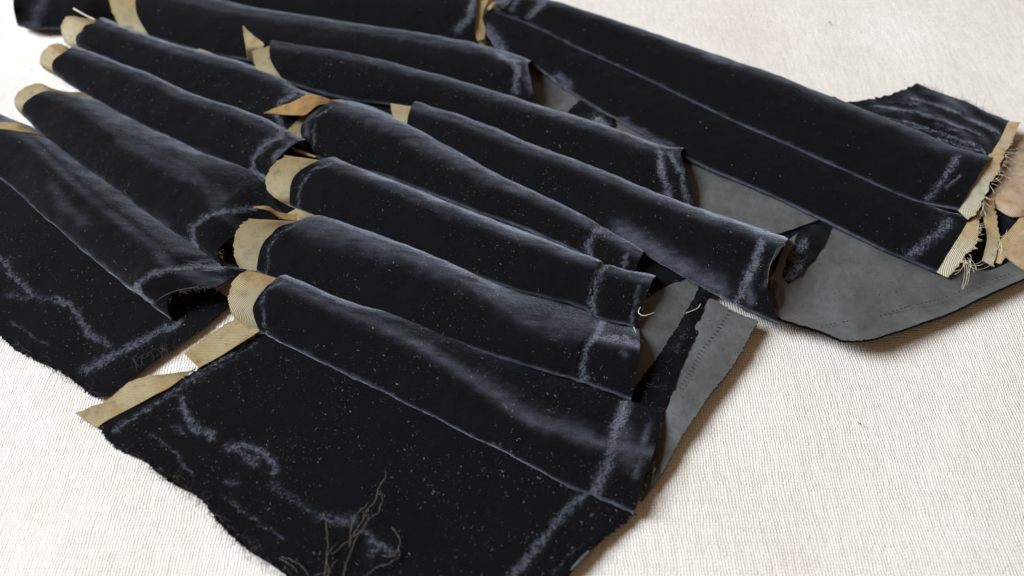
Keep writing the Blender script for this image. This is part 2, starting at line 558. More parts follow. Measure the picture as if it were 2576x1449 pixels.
def ribbon(parent, outer, inner, hs, mats=None, name='ribbon', tan=(0.9, 0, 0), wob=0.00025, q=8, torn=0.02, tuck=0):
    """band of twill between two traced edges; hs = heights along the edges (shared or per edge)"""
    ho, hi = (hs, hs) if not isinstance(hs[0], (list, tuple)) else hs
    if tuck:                      # the band carries on a little way under the velvet
        inner = [(p[0] + tuck, p[1] + tuck * 0.35) for p in inner]
        hi = [h - 0.9 for h in hi]
    O = spline([at(p[0], p[1], h) for p, h in zip(outer, ho)], 6)
    I = spline([at(p[0], p[1], h) for p, h in zip(inner, hi)], 6)
    def res(P, n):
        d = np.concatenate([[0], np.cumsum(np.linalg.norm(np.diff(P, axis=0), axis=1))])
        t = np.linspace(0, d[-1], n)
        return np.stack([np.interp(t, d, P[:, k]) for k in range(3)], 1)
    O, I = res(O, 36), res(I, 36)
    t = np.linspace(0, 1, q + 1)[None, :, None]
    G = O[:, None] * (1 - t) + I[:, None] * t
    G = wobble(G, wob, 200.0, len(outer) * 1.7)
    f = np.linspace(0, 1, 36)[:, None]
    tv = np.interp(f, np.linspace(0, 1, len(tan)), tan) * np.ones((1, q + 1))
    tv = np.maximum(tv, 0.45 * np.abs(np.linspace(-1, 1, q + 1)[None, :]) ** 6)      # selvedges yellowed by handling
    # uneven selvedge
    G[:, 0] += (I - O) * (rng.normal(0, torn, (36, 1)))
    nrm = normals(G)
    flip = (nrm[..., 2].mean() < 0)
    o = shell(name, G, mats or (RIBBON,), parent, thick=0.00035, wear=tv, flip=flip, straight=True)
    if mats and mats[0] is TAN:
        o['label'] = 'torn orange-tan piece of ribbon'
    return o

def patch(parent, rows, mats, name, q=10, thick=0.0006, wob=0.0004, marks=(), seed=0.0, q2=10, edge=0.0, lint=0.0, wscale=70.0, groove=0.0, rim=0, ragged=1.0):
    """free-form cloth sheet through rows of (x, y, height)"""
    P = np.array([[at(*p) for p in r] for r in rows])
    A = np.stack([spline(P[i], q2) for i in range(len(P))])
    G = spline(A, q)
    if wob:
        G = wobble(G, wob, wscale, seed)
    if edge:                       # raw cut edges are never straight
        for side in (0, 1, 2, 3):
            E = G[0] if side == 0 else G[-1] if side == 1 else G[:, 0] if side == 2 else G[:, -1]
            inn = G[1] if side == 0 else G[-2] if side == 1 else G[:, 1] if side == 2 else G[:, -2]
            d = (E - inn); d /= np.maximum(np.linalg.norm(d, axis=-1, keepdims=True), 1e-9)
            E += d * rng.normal(0, edge, (len(E), 1))
    W = crush_sheen_field(G, marks, ragged)
    if groove:
        N = normals(G)
        G = G - N * np.sign(N[..., 2:3]) * (W[..., None] * groove)
    flip = normals(G)[..., 2].mean() < 0
    if lint:
        SURF.append((G, 0, G.shape[1] - 1, parent, lint))
    return shell(name, G, mats, parent, thick=thick, wear=W, flip=flip, rim=rim)

# ------------------------------------------------------------------ back right velvet, lining turned out
right = thing('velvet_piece', 'wide black velvet piece with grey lining turned out and frayed ribbons at its end',
              'velvet trim', 1900, 450)
# lining seen below the lower fold
patch(right, [[(1322, 150, 1), (1335, 200, 0.8), (1345, 300, 0.8)], [(1440, 215, 1), (1440, 265, 0.8), (1440, 340, 0.8)],
              [(1560, 280, 2), (1580, 340, 2), (1600, 420, 1.5)], [(1720, 360, 2), (1735, 460, 2.5), (1745, 580, 2)],
              [(1880, 440, 2.5), (1880, 520, 3), (1860, 620, 2.5)], [(1990, 490, 3), (1970, 545, 3.5), (1945, 590, 3.5)],
              [(2090, 530, 3), (2075, 540, 3.5), (2055, 553, 4)]],
      (LINING, VELVET), 'lining', wob=0.0012, seed=2.0, edge=0.00015, rim=1, thick=0.001)
patch(right, [[(1975, 610, 2), (1945, 690, 3), (1910, 735, 4), (1930, 794, 4.5)],
              [(2040, 570, 2.0), (2005, 690, 1.0), (1978, 765, 2.0), (1992, 813, 6)],
              [(2120, 570, 2.5), (2080, 690, 0.9), (2070, 775, 1.8), (2067, 831, 6.5)],
              [(2200, 610, 3), (2160, 730, 2.5), (2135, 810, 6), (2127, 856, 7.5)],
              [(2270, 640, 3), (2235, 740, 3), (2205, 810, 6), (2190, 855, 7.5)],
              [(2330, 660, 2.5), (2300, 750, 3), (2270, 800, 5), (2251, 836, 6.5)],
              [(2430, 660, 2), (2400, 735, 2.5), (2370, 775, 4), (2351, 800, 5.5)],
              [(2560, 600, 1.5), (2530, 680, 2), (2500, 720, 3.5), (2484, 742, 5)],
              [(2720, 540, 1.5), (2670, 620, 2), (2630, 660, 3), (2610, 685, 4)]],
      (LINING, VELVET), 'lining', wob=0.0016, wscale=45.0, seed=9.0, edge=0.00018, q=14, rim=1, thick=0.0012)
# turned dark velvet between the two linings
patch(right, [[(1925, 600, 2.0), (1940, 680, 1.2), (1945, 760, 0.8)], [(1990, 580, 1.8), (1985, 650, 2.4), (1975, 720, 1.4)],
              [(2060, 548, 2.4), (2045, 585, 3.0), (2010, 690, 2.0)], [(2120, 545, 2), (2090, 580, 2), (2060, 640, 1.5)]],
      (VELVET, UNDER), 'turned_edge', wob=0.0010, wscale=220.0, edge=0.0004,
      marks=[([(1985, 630), (2010, 660), (1985, 690)], 18, 0.8), ([(2025, 610), (1990, 650)], 10, 0.8)])
patch(right, [[(1425, 285, 2.5), (1432, 300, 2.5), (1440, 330, 2)], [(1468, 250, 3), (1480, 300, 3.2), (1480, 340, 2)],
              [(1545, 285, 3), (1545, 320, 3.2), (1540, 345, 2)]],
      (VELVET, UNDER), 'turned_edge', wob=0.0006, wscale=200.0, edge=0.0003, marks=[([(1500, 300), (1520, 320)], 12, 0.9)])

line_mark = ([(1243, 30), (1306, 51), (1465, 126), (1620, 197), (1840, 302), (2001, 374), (2165, 447), (2290, 502), (2351, 541)], 3.0, 0.30)  # highlight painted as a thin pale line along the fold
hem_up = ([(2408, 398), (2380, 440), (2335, 500)], 9, 0.7)
hem_up2 = ([(2420, 440), (2380, 470)], 4, 0.7)
hem_lo = ([(2385, 560), (2360, 585), (2290, 640)], 14, 0.7)
pR = ((8, 14, 13, 9), (7, 13, 12, 8.5), (7, 11, 10, 7))
pleat(right, [[(1300, -15), (1290, -4), (1270, 18), (1243, 30)],
              [(1385, 0), (1370, 7), (1345, 38), (1308, 53)],
              [(1580, 62), (1565, 69), (1520, 108), (1465, 126)],
              [(1735, 115), (1717, 122), (1675, 175), (1620, 197)],
              [(1950, 188), (1934, 197), (1895, 270), (1840, 303)],
              [(2085, 240), (2071, 250), (2040, 330), (2001, 374)],
              [(2265, 310), (2251, 320), (2215, 400), (2165, 448)],
              [(2400, 368), (2384, 378), (2340, 455), (2290, 503)],
              [(2500, 395), (2484, 406), (2445, 470), (2410, 528)]], pR, marks=[line_mark, hem_up, hem_up2,
              ([(1330, 40), (1365, 5)], 9, 0.9), ([(1290, 20), (1300, 0)], 7, 0.6), ([(1770, 140), (1860, 165)], 6, 0.35)], seed=1.0, groove=0.0005, lint=0.25, r=0.8, mat=DULL, crest=0.0)
pL = ((7, 8.5, 8, 4.5), (7, 8, 8, 5), (6, 7, 6.5, 4))
pleat(right, [[(1235, 20), (1220, 40), (1218, 66), (1250, 128)],
              [(1320, 44), (1312, 50), (1318, 105), (1336, 160)],
              [(1475, 112), (1467, 122), (1445, 180), (1420, 222)],
              [(1632, 180), (1622, 192), (1590, 260), (1560, 307)],
              [(1852, 288), (1842, 299), (1802, 370), (1765, 417)],
              [(2012, 358), (2003, 370), (1962, 440), (1925, 486)],
              [(2177, 432), (2167, 444), (2130, 515), (2095, 567)],
              [(2300, 487), (2290, 499), (2252, 580), (2225, 631)],
              [(2370, 530), (2360, 542), (2322, 610), (2286, 656)],
              [(2450, 545), (2436, 558), (2395, 622), (2354, 685)]], pL,
      marks=[hem_lo, ([(1222, 70), (1262, 125)], 14, 1.0), ([(1405, 190), (1430, 215)], 8, 0.6), ([(1560, 300), (1700, 375)], 5, 0.35)],
      seed=3.0, groove=0.0005, lint=0.25, r=0.8, mat=DULL, crest=0.0)
# crushed triangular flap behind the upper face
patch(right, [[(2060, 238, 6), (2075, 262, 6), (2090, 280, 5)], [(2082, 248, 7), (2105, 272, 7.2), (2125, 293, 5)], [(2098, 243, 7.5), (2140, 282, 7.5), (2170, 312, 5)],
              [(2127, 257, 7), (2190, 302, 8), (2230, 335, 5)], [(2217, 243, 7.5), (2270, 308, 8.5), (2310, 362, 5.5)], [(2284, 222, 7), (2330, 300, 8.5), (2370, 384, 5.5)],
              [(2303, 213, 7), (2348, 298, 8.5), (2390, 390, 6)], [(2312, 213, 7), (2358, 298, 8.5), (2400, 393, 6)], [(2345, 226, 7), (2385, 300, 8.2), (2425, 398, 6)],
              [(2401, 243, 6.5), (2432, 310, 7.5), (2462, 402, 6)],
              [(2484, 282, 6), (2490, 335, 6.5), (2486, 402, 6)], [(2542, 304, 5.5), (2518, 350, 6), (2494, 394, 6)]],
      (VELVET, UNDER), 'crushed_flap', wob=0.0009, wscale=120.0, seed=6.0, edge=0.00035, q2=22, q=14,
      marks=[([(2085, 257), (2250, 322), (2384, 378), (2480, 410)], 6, 0.8), ([(2160, 283), (2310, 316), (2460, 368)], 3, 0.6),
             ([(2190, 268), (2300, 283), (2470, 340)], 3, 0.5), ([(2250, 338), (2360, 352), (2475, 385)], 3, 0.65), ([(2300, 355), (2390, 372), (2478, 396)], 2.5, 0.6),
             ([(2290, 245), (2380, 275), (2510, 335)], 4, 0.42), ([(2230, 258), (2310, 262)], 4, 0.35), ([(2350, 315), (2400, 330)], 5, 0.45), ([(2220, 300), (2330, 330), (2470, 375)], 3, 0.5)], groove=-0.0007, ragged=0.35)

# frayed ribbons at the right end
ribbon(right, [(2566, 308), (2550, 345), (2542, 366), (2524, 389)], [(2537, 305), (2518, 347), (2505, 368), (2490, 393)], (6, 6, 6.5, 7), mats=(PALE,), torn=0.07, tan=(0.9, 0.6, 0.9))
ribbon(right, [(2526, 384), (2518, 418), (2498, 452), (2455, 535), (2436, 553)], [(2489, 386), (2478, 412), (2460, 437), (2420, 512), (2409, 528)], (8, 8.5, 9, 8, 7), mats=(PALE,), torn=0.07, tan=(1, 0.9, 0, 0, 0))
ribbon(right, [(2462, 556), (2458, 608), (2436, 640), (2410, 671), (2384, 698)], [(2433, 560), (2412, 596), (2395, 620), (2372, 655), (2351, 682)], (7, 7, 6.5, 5.5, 4), mats=(PALE,), torn=0.07, tan=(0.9, 0.9, 0.1, 0, 0))
ribbon(right, [(2500, 480), (2503, 520), (2512, 590), (2511, 620), (2502, 671)], [(2478, 500), (2474, 540), (2484, 598), (2478, 630), (2471, 655)], (6, 5, 4.5, 3.5, 2.5), mats=(PALE,), torn=0.07, tan=(1, 1, 1, 0.6, 0.1))
ribbon(right, [(2592, 545), (2580, 570), (2550, 610), (2524, 656), (2518, 664)], [(2565, 548), (2540, 578), (2514, 608), (2508, 640), (2503, 660)], (4.5, 4, 3.5, 2.5, 2), mats=(PALE,), torn=0.07, tan=(1, 1, 1, 1))
ribbon(right, [(2490, 524), (2470, 545), (2455, 565), (2452, 590)], [(2458, 530), (2440, 548), (2430, 560), (2428, 580)], (5, 5.5, 6, 5), mats=(PALE,), torn=0.07, tan=(1, 0.8, 0.3))
ribbon(right, [(2452, 545), (2444, 552), (2436, 556)], [(2415, 526), (2422, 536), (2430, 548)], (6.6, 5, 3), name='ribbon', mats=(PALE,), torn=0.07, tan=(0, 0.2))
# black velvet layer under the ribbons
patch(right, [[(2380, 560, 1.5), (2390, 620, 2), (2400, 700, 1.2)], [(2460, 480, 2), (2470, 600, 2.2), (2470, 690, 1.3)],
              [(2530, 430, 2), (2540, 580, 2), (2530, 670, 1.2)], [(2640, 420, 2), (2640, 560, 2), (2600, 640, 1.2)]],
      (VELVET, UNDER), 'under_layer', seed=4.0, edge=0.0002)
patch(right, [[(2545, 354, 1.5), (2512, 455, 4), (2496, 497, 5), (2506, 524, 3.5)], [(2590, 350, 1), (2570, 440, 5), (2545, 520, 6.5), (2541, 544, 4.5)],
              [(2650, 350, 1), (2640, 440, 5), (2610, 520, 6.5), (2590, 544, 4.5)], [(2720, 360, 1), (2720, 440, 4), (2700, 520, 5), (2680, 550, 4)]],
      (CREAMC,), 'cotton_flap', q=8, wob=0.0003, seed=8.0, thick=0.0008)
patch(right, [[(2566, 582, 3.5), (2545, 612, 5), (2528, 642, 4)], [(2590, 563, 4), (2580, 610, 6), (2560, 668, 4.5)], [(2660, 560, 4), (2650, 620, 6), (2620, 700, 4)]],
      (CREAMC,), 'cotton_flap', q=8, wob=0.0003, seed=8.5, thick=0.0008)

# ------------------------------------------------------------------ back trim: one broad roll and its hemmed left end
back = thing('velvet_roll', 'broad black velvet roll whose end meets a narrow cream ribbon beside the wide panel', 'velvet trim', 700, -60)
pleat(back, [[(330, -130), (330, -110), (360, -70), (385, -28)], [(540, -110), (540, -80), (540, -35), (542, 6)],
             [(755, -90), (755, -60), (755, -5), (755, 44)], [(990, -70), (990, -40), (990, 20), (990, 79)],
             [(1130, -50), (1125, -25), (1130, 45), (1135, 102)], [(1215, -45), (1202, -20), (1196, 50), (1192, 110)]],
      ((8, 12, 11, 5), (8, 12, 11, 5)), marks=[([(1192, -5), (1182, 45), (1150, 75)], 9, 0.9)], seam=4, seed=12.0, lint=0.25, mat=DULL, crest=0.1)
ribbon(back, [(1206, -10), (1196, 30), (1193, 60), (1195, 85), (1201, 103)], [(1234, -10), (1216, 30), (1214, 52), (1221, 72), (1218, 98)], (10, 10, 9, 7.5, 6), tan=(0.6, 0, 0, 0.1))
ribbon(back, [(1201, 101), (1206, 109), (1214, 115)], [(1219, 97), (1223, 104), (1220, 112)], (4.5, 4, 3.5), tan=(0.2, 0.9))
patch(back, [[(1228, -20, 8), (1240, -5, 9), (1250, 20, 8)], [(1255, -20, 8), (1262, 0, 10), (1268, 22, 9)], [(1290, -20, 8), (1290, -5, 9), (1292, 12, 8)]],
      (VELVET, UNDER), 'crushed_flap', wob=0.0012, wscale=260.0, marks=[([(1240, 5), (1260, 10), (1285, 0)], 14, 1.0)], groove=0.0005)
ribbon(back, [(1225, 22), (1232, 12), (1245, 4)], [(1232, 24), (1240, 15), (1250, 5)], (10.5, 10.8, 10.5), tan=(0.3, 0.3))

far = thing('velvet_roll', 'plain black velvet roll end without ribbon on the linen behind the cream-bound rolls', 'velvet trim', 120, 20)
pleat(far, [[(36, -80), (38, -60), (34, 20), (44, 62)], [(70, -80), (70, -60), (68, 15), (75, 72)], [(150, -80), (150, -60), (150, 20), (150, 73)],
            [(215, -80), (215, -60), (220, 25), (222, 78)], [(290, -70, 3), (285, -50, 4), (285, 40, 3), (285, 88, 1)]],
      ((8, 13, 12, 3), (6, 9, 8, 3)), marks=[([(110, -5), (95, 30), (82, 62)], 12, 0.45)], seed=14.0, lint=0.25, mat=DULL, crest=0.1)

# ------------------------------------------------------------------ middle trim: three long rolls behind the front pleats
middle = thing('pleated_velvet', 'black velvet trim of three long slim rolls between the wide panel and front pleats', 'velvet trim', 1100, 250)
patch(middle, [[(560, 120, 1), (560, 160, 1.2), (570, 200, 0.8)], [(700, 180, 1), (720, 230, 1.2), (740, 262, 0.8)], [(900, 220, 1), (900, 262, 1.2), (900, 300, 0.8)],
               [(1050, 250, 1), (1040, 310, 1.2), (1040, 350, 0.8)], [(1220, 300, 1), (1200, 380, 1.2), (1180, 430, 0.8)]], (VELVET, UNDER), 'under_layer', seed=24.0)
mA = pleat(middle, [[(410, -48), (352, -32), (343, 32), (376, 92)], [(560, 0), (540, 17), (538, 80), (545, 138)],
               [(760, 38), (755, 52), (753, 115), (755, 168)], [(995, 73), (992, 87), (988, 145), (985, 192)],
               [(1200, 110), (1195, 124), (1188, 190), (1182, 246)], [(1300, 138), (1291, 150), (1294, 205), (1298, 262)],
               [(1338, 152), (1328, 161), (1338, 215), (1344, 272)]],
      ((6, 13, 11, 4), (6, 10, 9, 4)), marks=[([(1262, 138), (1297, 152), (1303, 180), (1296, 225)], 9, 0.9), ([(1325, 165), (1338, 225)], 8, 0.5),
       ([(700, 42), (900, 74), (1100, 108), (1250, 134)], 3.5, 0.25)], seam=5, seed=21.0, crest=0.22, lint=0.5, groove=0.0005)
ribbon(mA, [(279, -40), (275, 0), (286, 40), (305, 66), (325, 74), (366, 92)], [(345, -40), (340, 0), (347, 36), (359, 62), (370, 80), (376, 92)], (13, 12, 10, 7.5, 6, 4), tuck=7, tan=(0, 0.1, 0, 0.1))
ribbon(mA, [(494, 128), (515, 134), (533, 141)], [(500, 122), (518, 127), (535, 135)], (6, 5.5, 5), tan=(0.1, 0))

mB = pleat(middle, [[(692, 96), (679, 110), (680, 150), (712, 203)], [(862, 124), (859, 138), (860, 195), (865, 247)],
               [(1095, 183), (1092, 196), (1090, 250), (1085, 282)], [(1332, 256), (1325, 270), (1316, 325), (1306, 366)],
               [(1497, 307), (1492, 320), (1483, 385), (1470, 430)], [(1642, 360), (1636, 371), (1622, 440), (1606, 492)],
               [(1672, 368), (1664, 379), (1650, 440), (1645, 500)], [(1720, 372), (1712, 387), (1736, 455), (1750, 545)]],
      ((6, 12, 10.5, 4), (6, 9, 8, 4)), marks=[([(1660, 385), (1665, 430), (1685, 500), (1700, 540)], 10, 0.9), ([(1690, 390), (1715, 440), (1730, 520)], 9, 0.7),
       ([(683, 112), (850, 137), (1100, 199), (1325, 272), (1492, 322), (1640, 375)], 3.0, 0.25)], seam=6, seed=22.0, crest=0.22, groove=0.0004)
ribbon(mB, [(633, 130), (636, 140), (642, 165), (662, 192), (700, 203)], [(677, 110), (677, 140), (684, 165), (696, 186), (712, 204)], (11, 10.5, 9, 6.5, 4), tuck=7, tan=(0, 0.1, 0, 0))
ribbon(mB, [(611, 67), (614, 95), (620, 125), (622, 148)], [(616, 70), (645, 96), (664, 112), (645, 142)], (12, 11.5, 11, 7), tan=(0.0, 0.2, 0.1), wob=0.0009)

mC = pleat(middle, [[(1048, 255), (1036, 266), (1026, 295), (1022, 335)], [(1172, 291), (1159, 305), (1142, 350), (1125, 390)],
               [(1372, 374), (1360, 387), (1333, 435), (1300, 470)], [(1505, 420), (1493, 433), (1470, 488), (1438, 532)],
               [(1622, 470), (1610, 484), (1585, 548), (1548, 596)], [(1728, 510), (1718, 524), (1698, 598), (1662, 660)],
               [(1828, 547), (1818, 561), (1798, 645), (1762, 720)], [(1918, 577), (1905, 590), (1885, 672), (1858, 770)],
               [(1983, 600), (1973, 613), (1929, 700), (1961, 816)]],
      ((6, 11, 9.5, 4), (4, 10.5, 10, 6), (4, 12, 10, 6.5)), marks=[([(1915, 610), (1898, 660), (1865, 735), (1850, 765)], 11, 1.0), ([(1880, 690), (1890, 760)], 8, 0.5),
       ([(1959, 625), (1922, 720)], 5, 0.4), ([(1560, 583), (1690, 655), (1810, 725)], 20, 0.5)], seam=7, seed=23.0, crest=0.36, groove=0.0005)  # last mark paints a broad glow on the lower face
ribbon(mC, [(983, 260), (985, 280), (993, 298), (1012, 326)], [(1034, 266), (1028, 285), (1023, 305), (1022, 328)], (10.5, 9.5, 7.5, 4.5), tuck=7, tan=(0, 0, 0))
# thread fraying from the hem of the longest roll
thread('loose_thread', [(1960, 612, 13), (1972, 608, 13.5), (1974, 617, 13), (1964, 622, 12.5), (1950, 640, 12), (1936, 672, 11), (1930, 720, 9), (1926, 745, 7.5), (1936, 728, 7), (1942, 705, 8), (1938, 672, 10)], 0.00014, MTHREAD, mC)

# ------------------------------------------------------------------ left trim
left = thing('pleated_velvet', 'black pleated velvet whose curled open hem ends lie under cream ribbons in front', 'velvet trim', 350, 450)
# flat torn panel
patch(left, [[(-120, 380, 1.0), (-110, 520, 1.5), (-90, 700, 1.5), (-80, 800, 1.0)], [(40, 420, 1.0), (20, 600, 1.6), (10, 740, 1.5), (0, 846, 1.0)],
             [(150, 480, 1.0), (110, 640, 1.6), (80, 800, 1.5), (40, 880, 1.0)], [(240, 560, 1.0), (190, 720, 1.6), (140, 860, 1.5), (105, 913, 1.0)],
             [(330, 640, 1.0), (270, 770, 1.6), (210, 900, 1.5), (162, 942, 1.1)], [(420, 700, 1.0), (340, 810, 1.6), (270, 920, 1.5), (204, 974, 1.1)],
             [(520, 720, 1.0), (420, 820, 1.6), (330, 930, 1.6), (238, 999, 1.2)], [(590, 760, 1.0), (500, 832, 1.5), (400, 902, 1.5), (268, 998, 1.2)]],
      (VELVET, UNDER), 'flat_panel', q=20, q2=22, seed=31.0, edge=0.0003, lint=1.6, wob=0.0005,
      marks=[([(0, 650), (22, 672), (30, 695), (55, 712), (78, 735)], 8, 0.9), ([(20, 740), (70, 745), (110, 750), (145, 752)], 7, 0.5),
             ([(140, 752), (172, 765), (186, 790), (203, 805), (215, 830), (243, 852)], 9, 0.95), ([(250, 855), (277, 870)], 8, 0.7),
             ([(33, 813), (70, 838), (113, 866)], 4, 0.6), ([(450, 808), (380, 845), (300, 885), (215, 932)], 9, 0.95), ([(300, 885), (240, 905), (205, 935)], 8, 0.5)], groove=0.0003)
l4 = pleat(left, [[(-40, 280), (-60, 310), (-100, 350), (-120, 380)], [(112, 343), (55, 335), (18, 385), (3, 453)], [(200, 412), (165, 435), (125, 500), (98, 534)],
             [(300, 484), (268, 525), (225, 595), (193, 618)], [(415, 570), (385, 612), (325, 680), (285, 692)],
             [(560, 664, 4), (440, 672, 12.5), (348, 716), (366, 758)], [(600, 690, 2), (540, 722, 8.5), (425, 745, 9), (432, 802, 2.5)]],
      ((4, 8, 7, 2.5), (4, 11, 10, 3), (5, 15, 12, 3)), marks=[([(560, 668), (433, 674), (376, 690), (343, 716), (345, 742), (375, 765)], 8, 0.9),
       ([(440, 680), (520, 700), (565, 712)], 9, 0.5), ([(130, 470), (165, 520), (215, 560)], 12, 0.2), ([(5, 455), (98, 535), (193, 618), (285, 693), (366, 758)], 3.0, 0.3)],
      seam=5, seed=32.0, groove=0.0004)
ribbon(l4, [(-60, 300), (0, 307), (45, 309), (68, 320), (112, 343)], [(-80, 325), (0, 324), (50, 330), (88, 336), (112, 345)], (9.5, 9.5, 9, 7.5, 5), tan=(0.6, 0.7, 0.2, 0.3))
l3 = pleat(left, [[(190, 236), (112, 229), (60, 262), (62, 294)], [(236, 250), (195, 262), (142, 318), (117, 351)], [(310, 292), (275, 318), (228, 385), (199, 414)],
             [(410, 342), (385, 380), (328, 458), (287, 474)], [(510, 388), (490, 430), (436, 520), (399, 564)], [(640, 440), (560, 530, 12), (488, 568, 10), (484, 618)],
             [(700, 548, 3), (622, 573, 7.5), (547, 634, 7.5), (564, 677, 3)]],
      ((4, 11, 9, 2.5), (4, 11, 9.5, 3), (6, 14, 11, 3.5)), marks=[([(640, 522), (533, 534), (484, 566), (480, 600), (490, 622)], 7, 0.9),
       ([(167, 253), (250, 290), (330, 330), (400, 365)], 8, 0.25), ([(190, 440), (260, 480), (330, 520), (420, 570)], 10, 0.25),
       ([(300, 350), (420, 420), (520, 470), (600, 520)], 10, 0.25), ([(62, 294), (117, 351), (199, 414), (287, 474), (399, 564), (484, 618), (555, 672)], 3.0, 0.35)],
      seam=5, seed=33.0, groove=0.0004)
ribbon(l3, [(231, 247), (205, 232), (174, 231), (139, 225), (97, 209), (66, 217), (43, 235), (35, 252), (41, 273), (60, 294)],
       [(235, 250), (212, 245), (183, 240), (150, 234), (110, 229), (88, 236), (72, 247), (62, 262), (57, 276), (62, 294)], (4.5, 6, 8, 10, 11, 11, 10, 8.5, 6, 3), tuck=7, tan=(0, 0, 0.5, 0.6, 0.3, 0, 0))
l2 = pleat(left, [[(187, 114), (173, 122), (132, 160), (141, 191)], [(287, 152), (278, 161), (248, 205), (221, 240)], [(377, 185), (367, 197), (337, 255), (308, 289)],
             [(477, 232), (467, 243), (438, 305), (408, 337)], [(645, 288), (634, 300), (592, 365), (556, 405)], [(718, 325), (705, 338), (640, 386), (641, 440)],
             [(775, 352), (742, 361), (688, 412), (690, 462)]],
      ((6, 12, 10, 3), (6, 11, 9, 3), (7, 13, 11, 3.5)), marks=[([(710, 338), (667, 360), (634, 400), (632, 430), (660, 447)], 8, 1.0), ([(735, 362), (700, 385), (690, 410)], 5, 0.6),
       ([(173, 122), (278, 161), (367, 197), (467, 243), (634, 300), (705, 338)], 3.5, 0.25), ([(500, 384), (560, 410), (620, 438)], 6, 0.4)], seam=5, seed=34.0, groove=0.0004)
ribbon(l2, [(167, 116), (144, 108), (122, 115), (104, 136), (99, 156), (111, 174), (139, 190)], [(173, 122), (156, 128), (146, 137), (136, 153), (131, 170), (134, 180), (141, 191)], (11.5, 12, 12, 10, 8, 5.5, 3), tuck=7, tan=(0.9, 0.7, 0.2, 0, 0))
l1 = pleat(left, [[(257, 44), (243, 53), (190, 94), (203, 128)], [(357, 84), (347, 92), (317, 135), (288, 168)], [(458, 117), (450, 126), (423, 175), (398, 214)],
             [(607, 157), (600, 167), (570, 222), (543, 276)], [(712, 198), (702, 208), (672, 262), (648, 310)], [(752, 226), (740, 237), (697, 284), (716, 338)],
             [(812, 243), (795, 255), (745, 305), (748, 358)]],
      ((6, 13, 10.5, 4), (6, 12, 10, 4), (6, 12, 10, 3.5)), marks=[([(740, 237), (706, 255), (694, 290), (712, 328)], 7, 0.9),
       ([(243, 53), (347, 92), (450, 127), (600, 168), (702, 209), (790, 238)], 4.0, 0.3), ([(205, 75), (196, 100), (204, 125)], 5, 0.35)], seam=5, seed=35.0, groove=0.0004)
ribbon(l1, [(245, 50), (210, 45), (179, 41), (162, 48), (154, 66), (156, 87), (167, 111), (196, 126)], [(246, 53), (225, 56), (208, 61), (198, 74), (191, 92), (190, 108), (196, 120), (203, 128)], (12.5, 13, 13, 12, 10.5, 8.5, 6, 4), tuck=7, tan=(0.7, 0.6, 0.2, 0, 0, 0))
thread('ribbon_end', [(184, 21, 14), (200, 30, 14), (220, 41, 13.5), (242, 51, 13)], 0.00045, PTHREAD, l1)

# ------------------------------------------------------------------ front trim
front = thing('pleated_velvet', 'black velvet trim with four ribbon-bound pleats and a wide linty panel under tangled loose threads', 'velvet trim', 900, 1000)
# strips of lining and velvet seam allowance past the hems
patch(front, [[(1560, 700, 1.8), (1660, 690, 1.8), (1790, 690, 1.8)], [(1570, 800, 1.6), (1640, 800, 2.2), (1720, 800, 1.8)], [(1560, 900, 1.4), (1610, 890, 2), (1668, 885, 1.6)],
              [(1545, 990, 1.2), (1575, 985, 1.2), (1612, 975, 1.2)]], (LINING, UNDER), 'lining', seed=41.0, edge=0.0001)
patch(front, [[(1765, 690, 2.2), (1790, 700, 2.8), (1812, 712, 2.2)], [(1753, 735, 2.2), (1766, 745, 2.9), (1780, 757, 2.2)], [(1697, 830, 2.0), (1722, 835, 2.8), (1751, 842, 2.2)],
              [(1665, 880, 2.0), (1695, 888, 2.8), (1727, 897, 2.2)], [(1634, 925, 1.8), (1668, 938, 2.6), (1706, 949, 2)], [(1604, 968, 1.8), (1640, 985, 2.4), (1690, 996, 2)],
              [(1580, 1020, 1.6), (1620, 1035, 2.2), (1668, 1045, 1.8)], [(1560, 1080, 1.2), (1600, 1090, 1.4), (1640, 1100, 1.2)]], (VELVET, UNDER), 'seam_allowance',
      wob=0.0007, wscale=260.0, seed=42.0, edge=0.00025, lint=1.0, marks=[([(1725, 830), (1700, 880)], 9, 0.3), ([(1640, 960), (1665, 980)], 8, 0.3)])
patch(front, [[(1770, 760, 2.0), (1790, 752, 2.4), (1840, 780, 3.5), (1908, 806, 4.5)], [(1755, 800, 1.8), (1785, 805, 2.4), (1830, 825, 3.5), (1885, 845, 4.5)],
              [(1735, 850, 1.8), (1765, 860, 2.4), (1810, 880, 3.3), (1858, 895, 4.3)], [(1713, 905, 1.6), (1745, 915, 2.2), (1785, 935, 3), (1822, 948, 4)],
              [(1690, 960, 1.4), (1715, 970, 2), (1755, 985, 3), (1785, 993, 3.8)], [(1670, 1010, 1.2), (1690, 1025, 1.8), (1715, 1050, 2.6), (1742, 1057, 3.4)],
              [(1640, 1070, 1), (1655, 1090, 1.4), (1680, 1115, 2.2), (1704, 1117, 2.8)], [(1610, 1160, 0.8), (1625, 1175, 1.0), (1640, 1190, 1.6), (1660, 1200, 2)],
              [(1580, 1230, 0.8), (1590, 1240, 0.8), (1600, 1250, 1.0), (1615, 1262, 1.2)]], (LINING, VELVET), 'lining', seed=43.0, edge=0.00018, q=12, rim=1, thick=0.001, wob=0.0007, wscale=110.0)
sl = []
for k in range(24):
    f = k / 23
    x, y = 1833 - 126 * f + 3 * math.sin(f * 9), 782 + 192 * f
    h = 3.6 - 0.9 * f
    sl.append((np.array([at(x - 4, y - 1.5, h + 0.15), at(x, y, h + 0.35), at(x + 4, y + 1.5, h + 0.15)]), 0.00022))
tubes('stitching', sl, STITCH, front)
sl = []
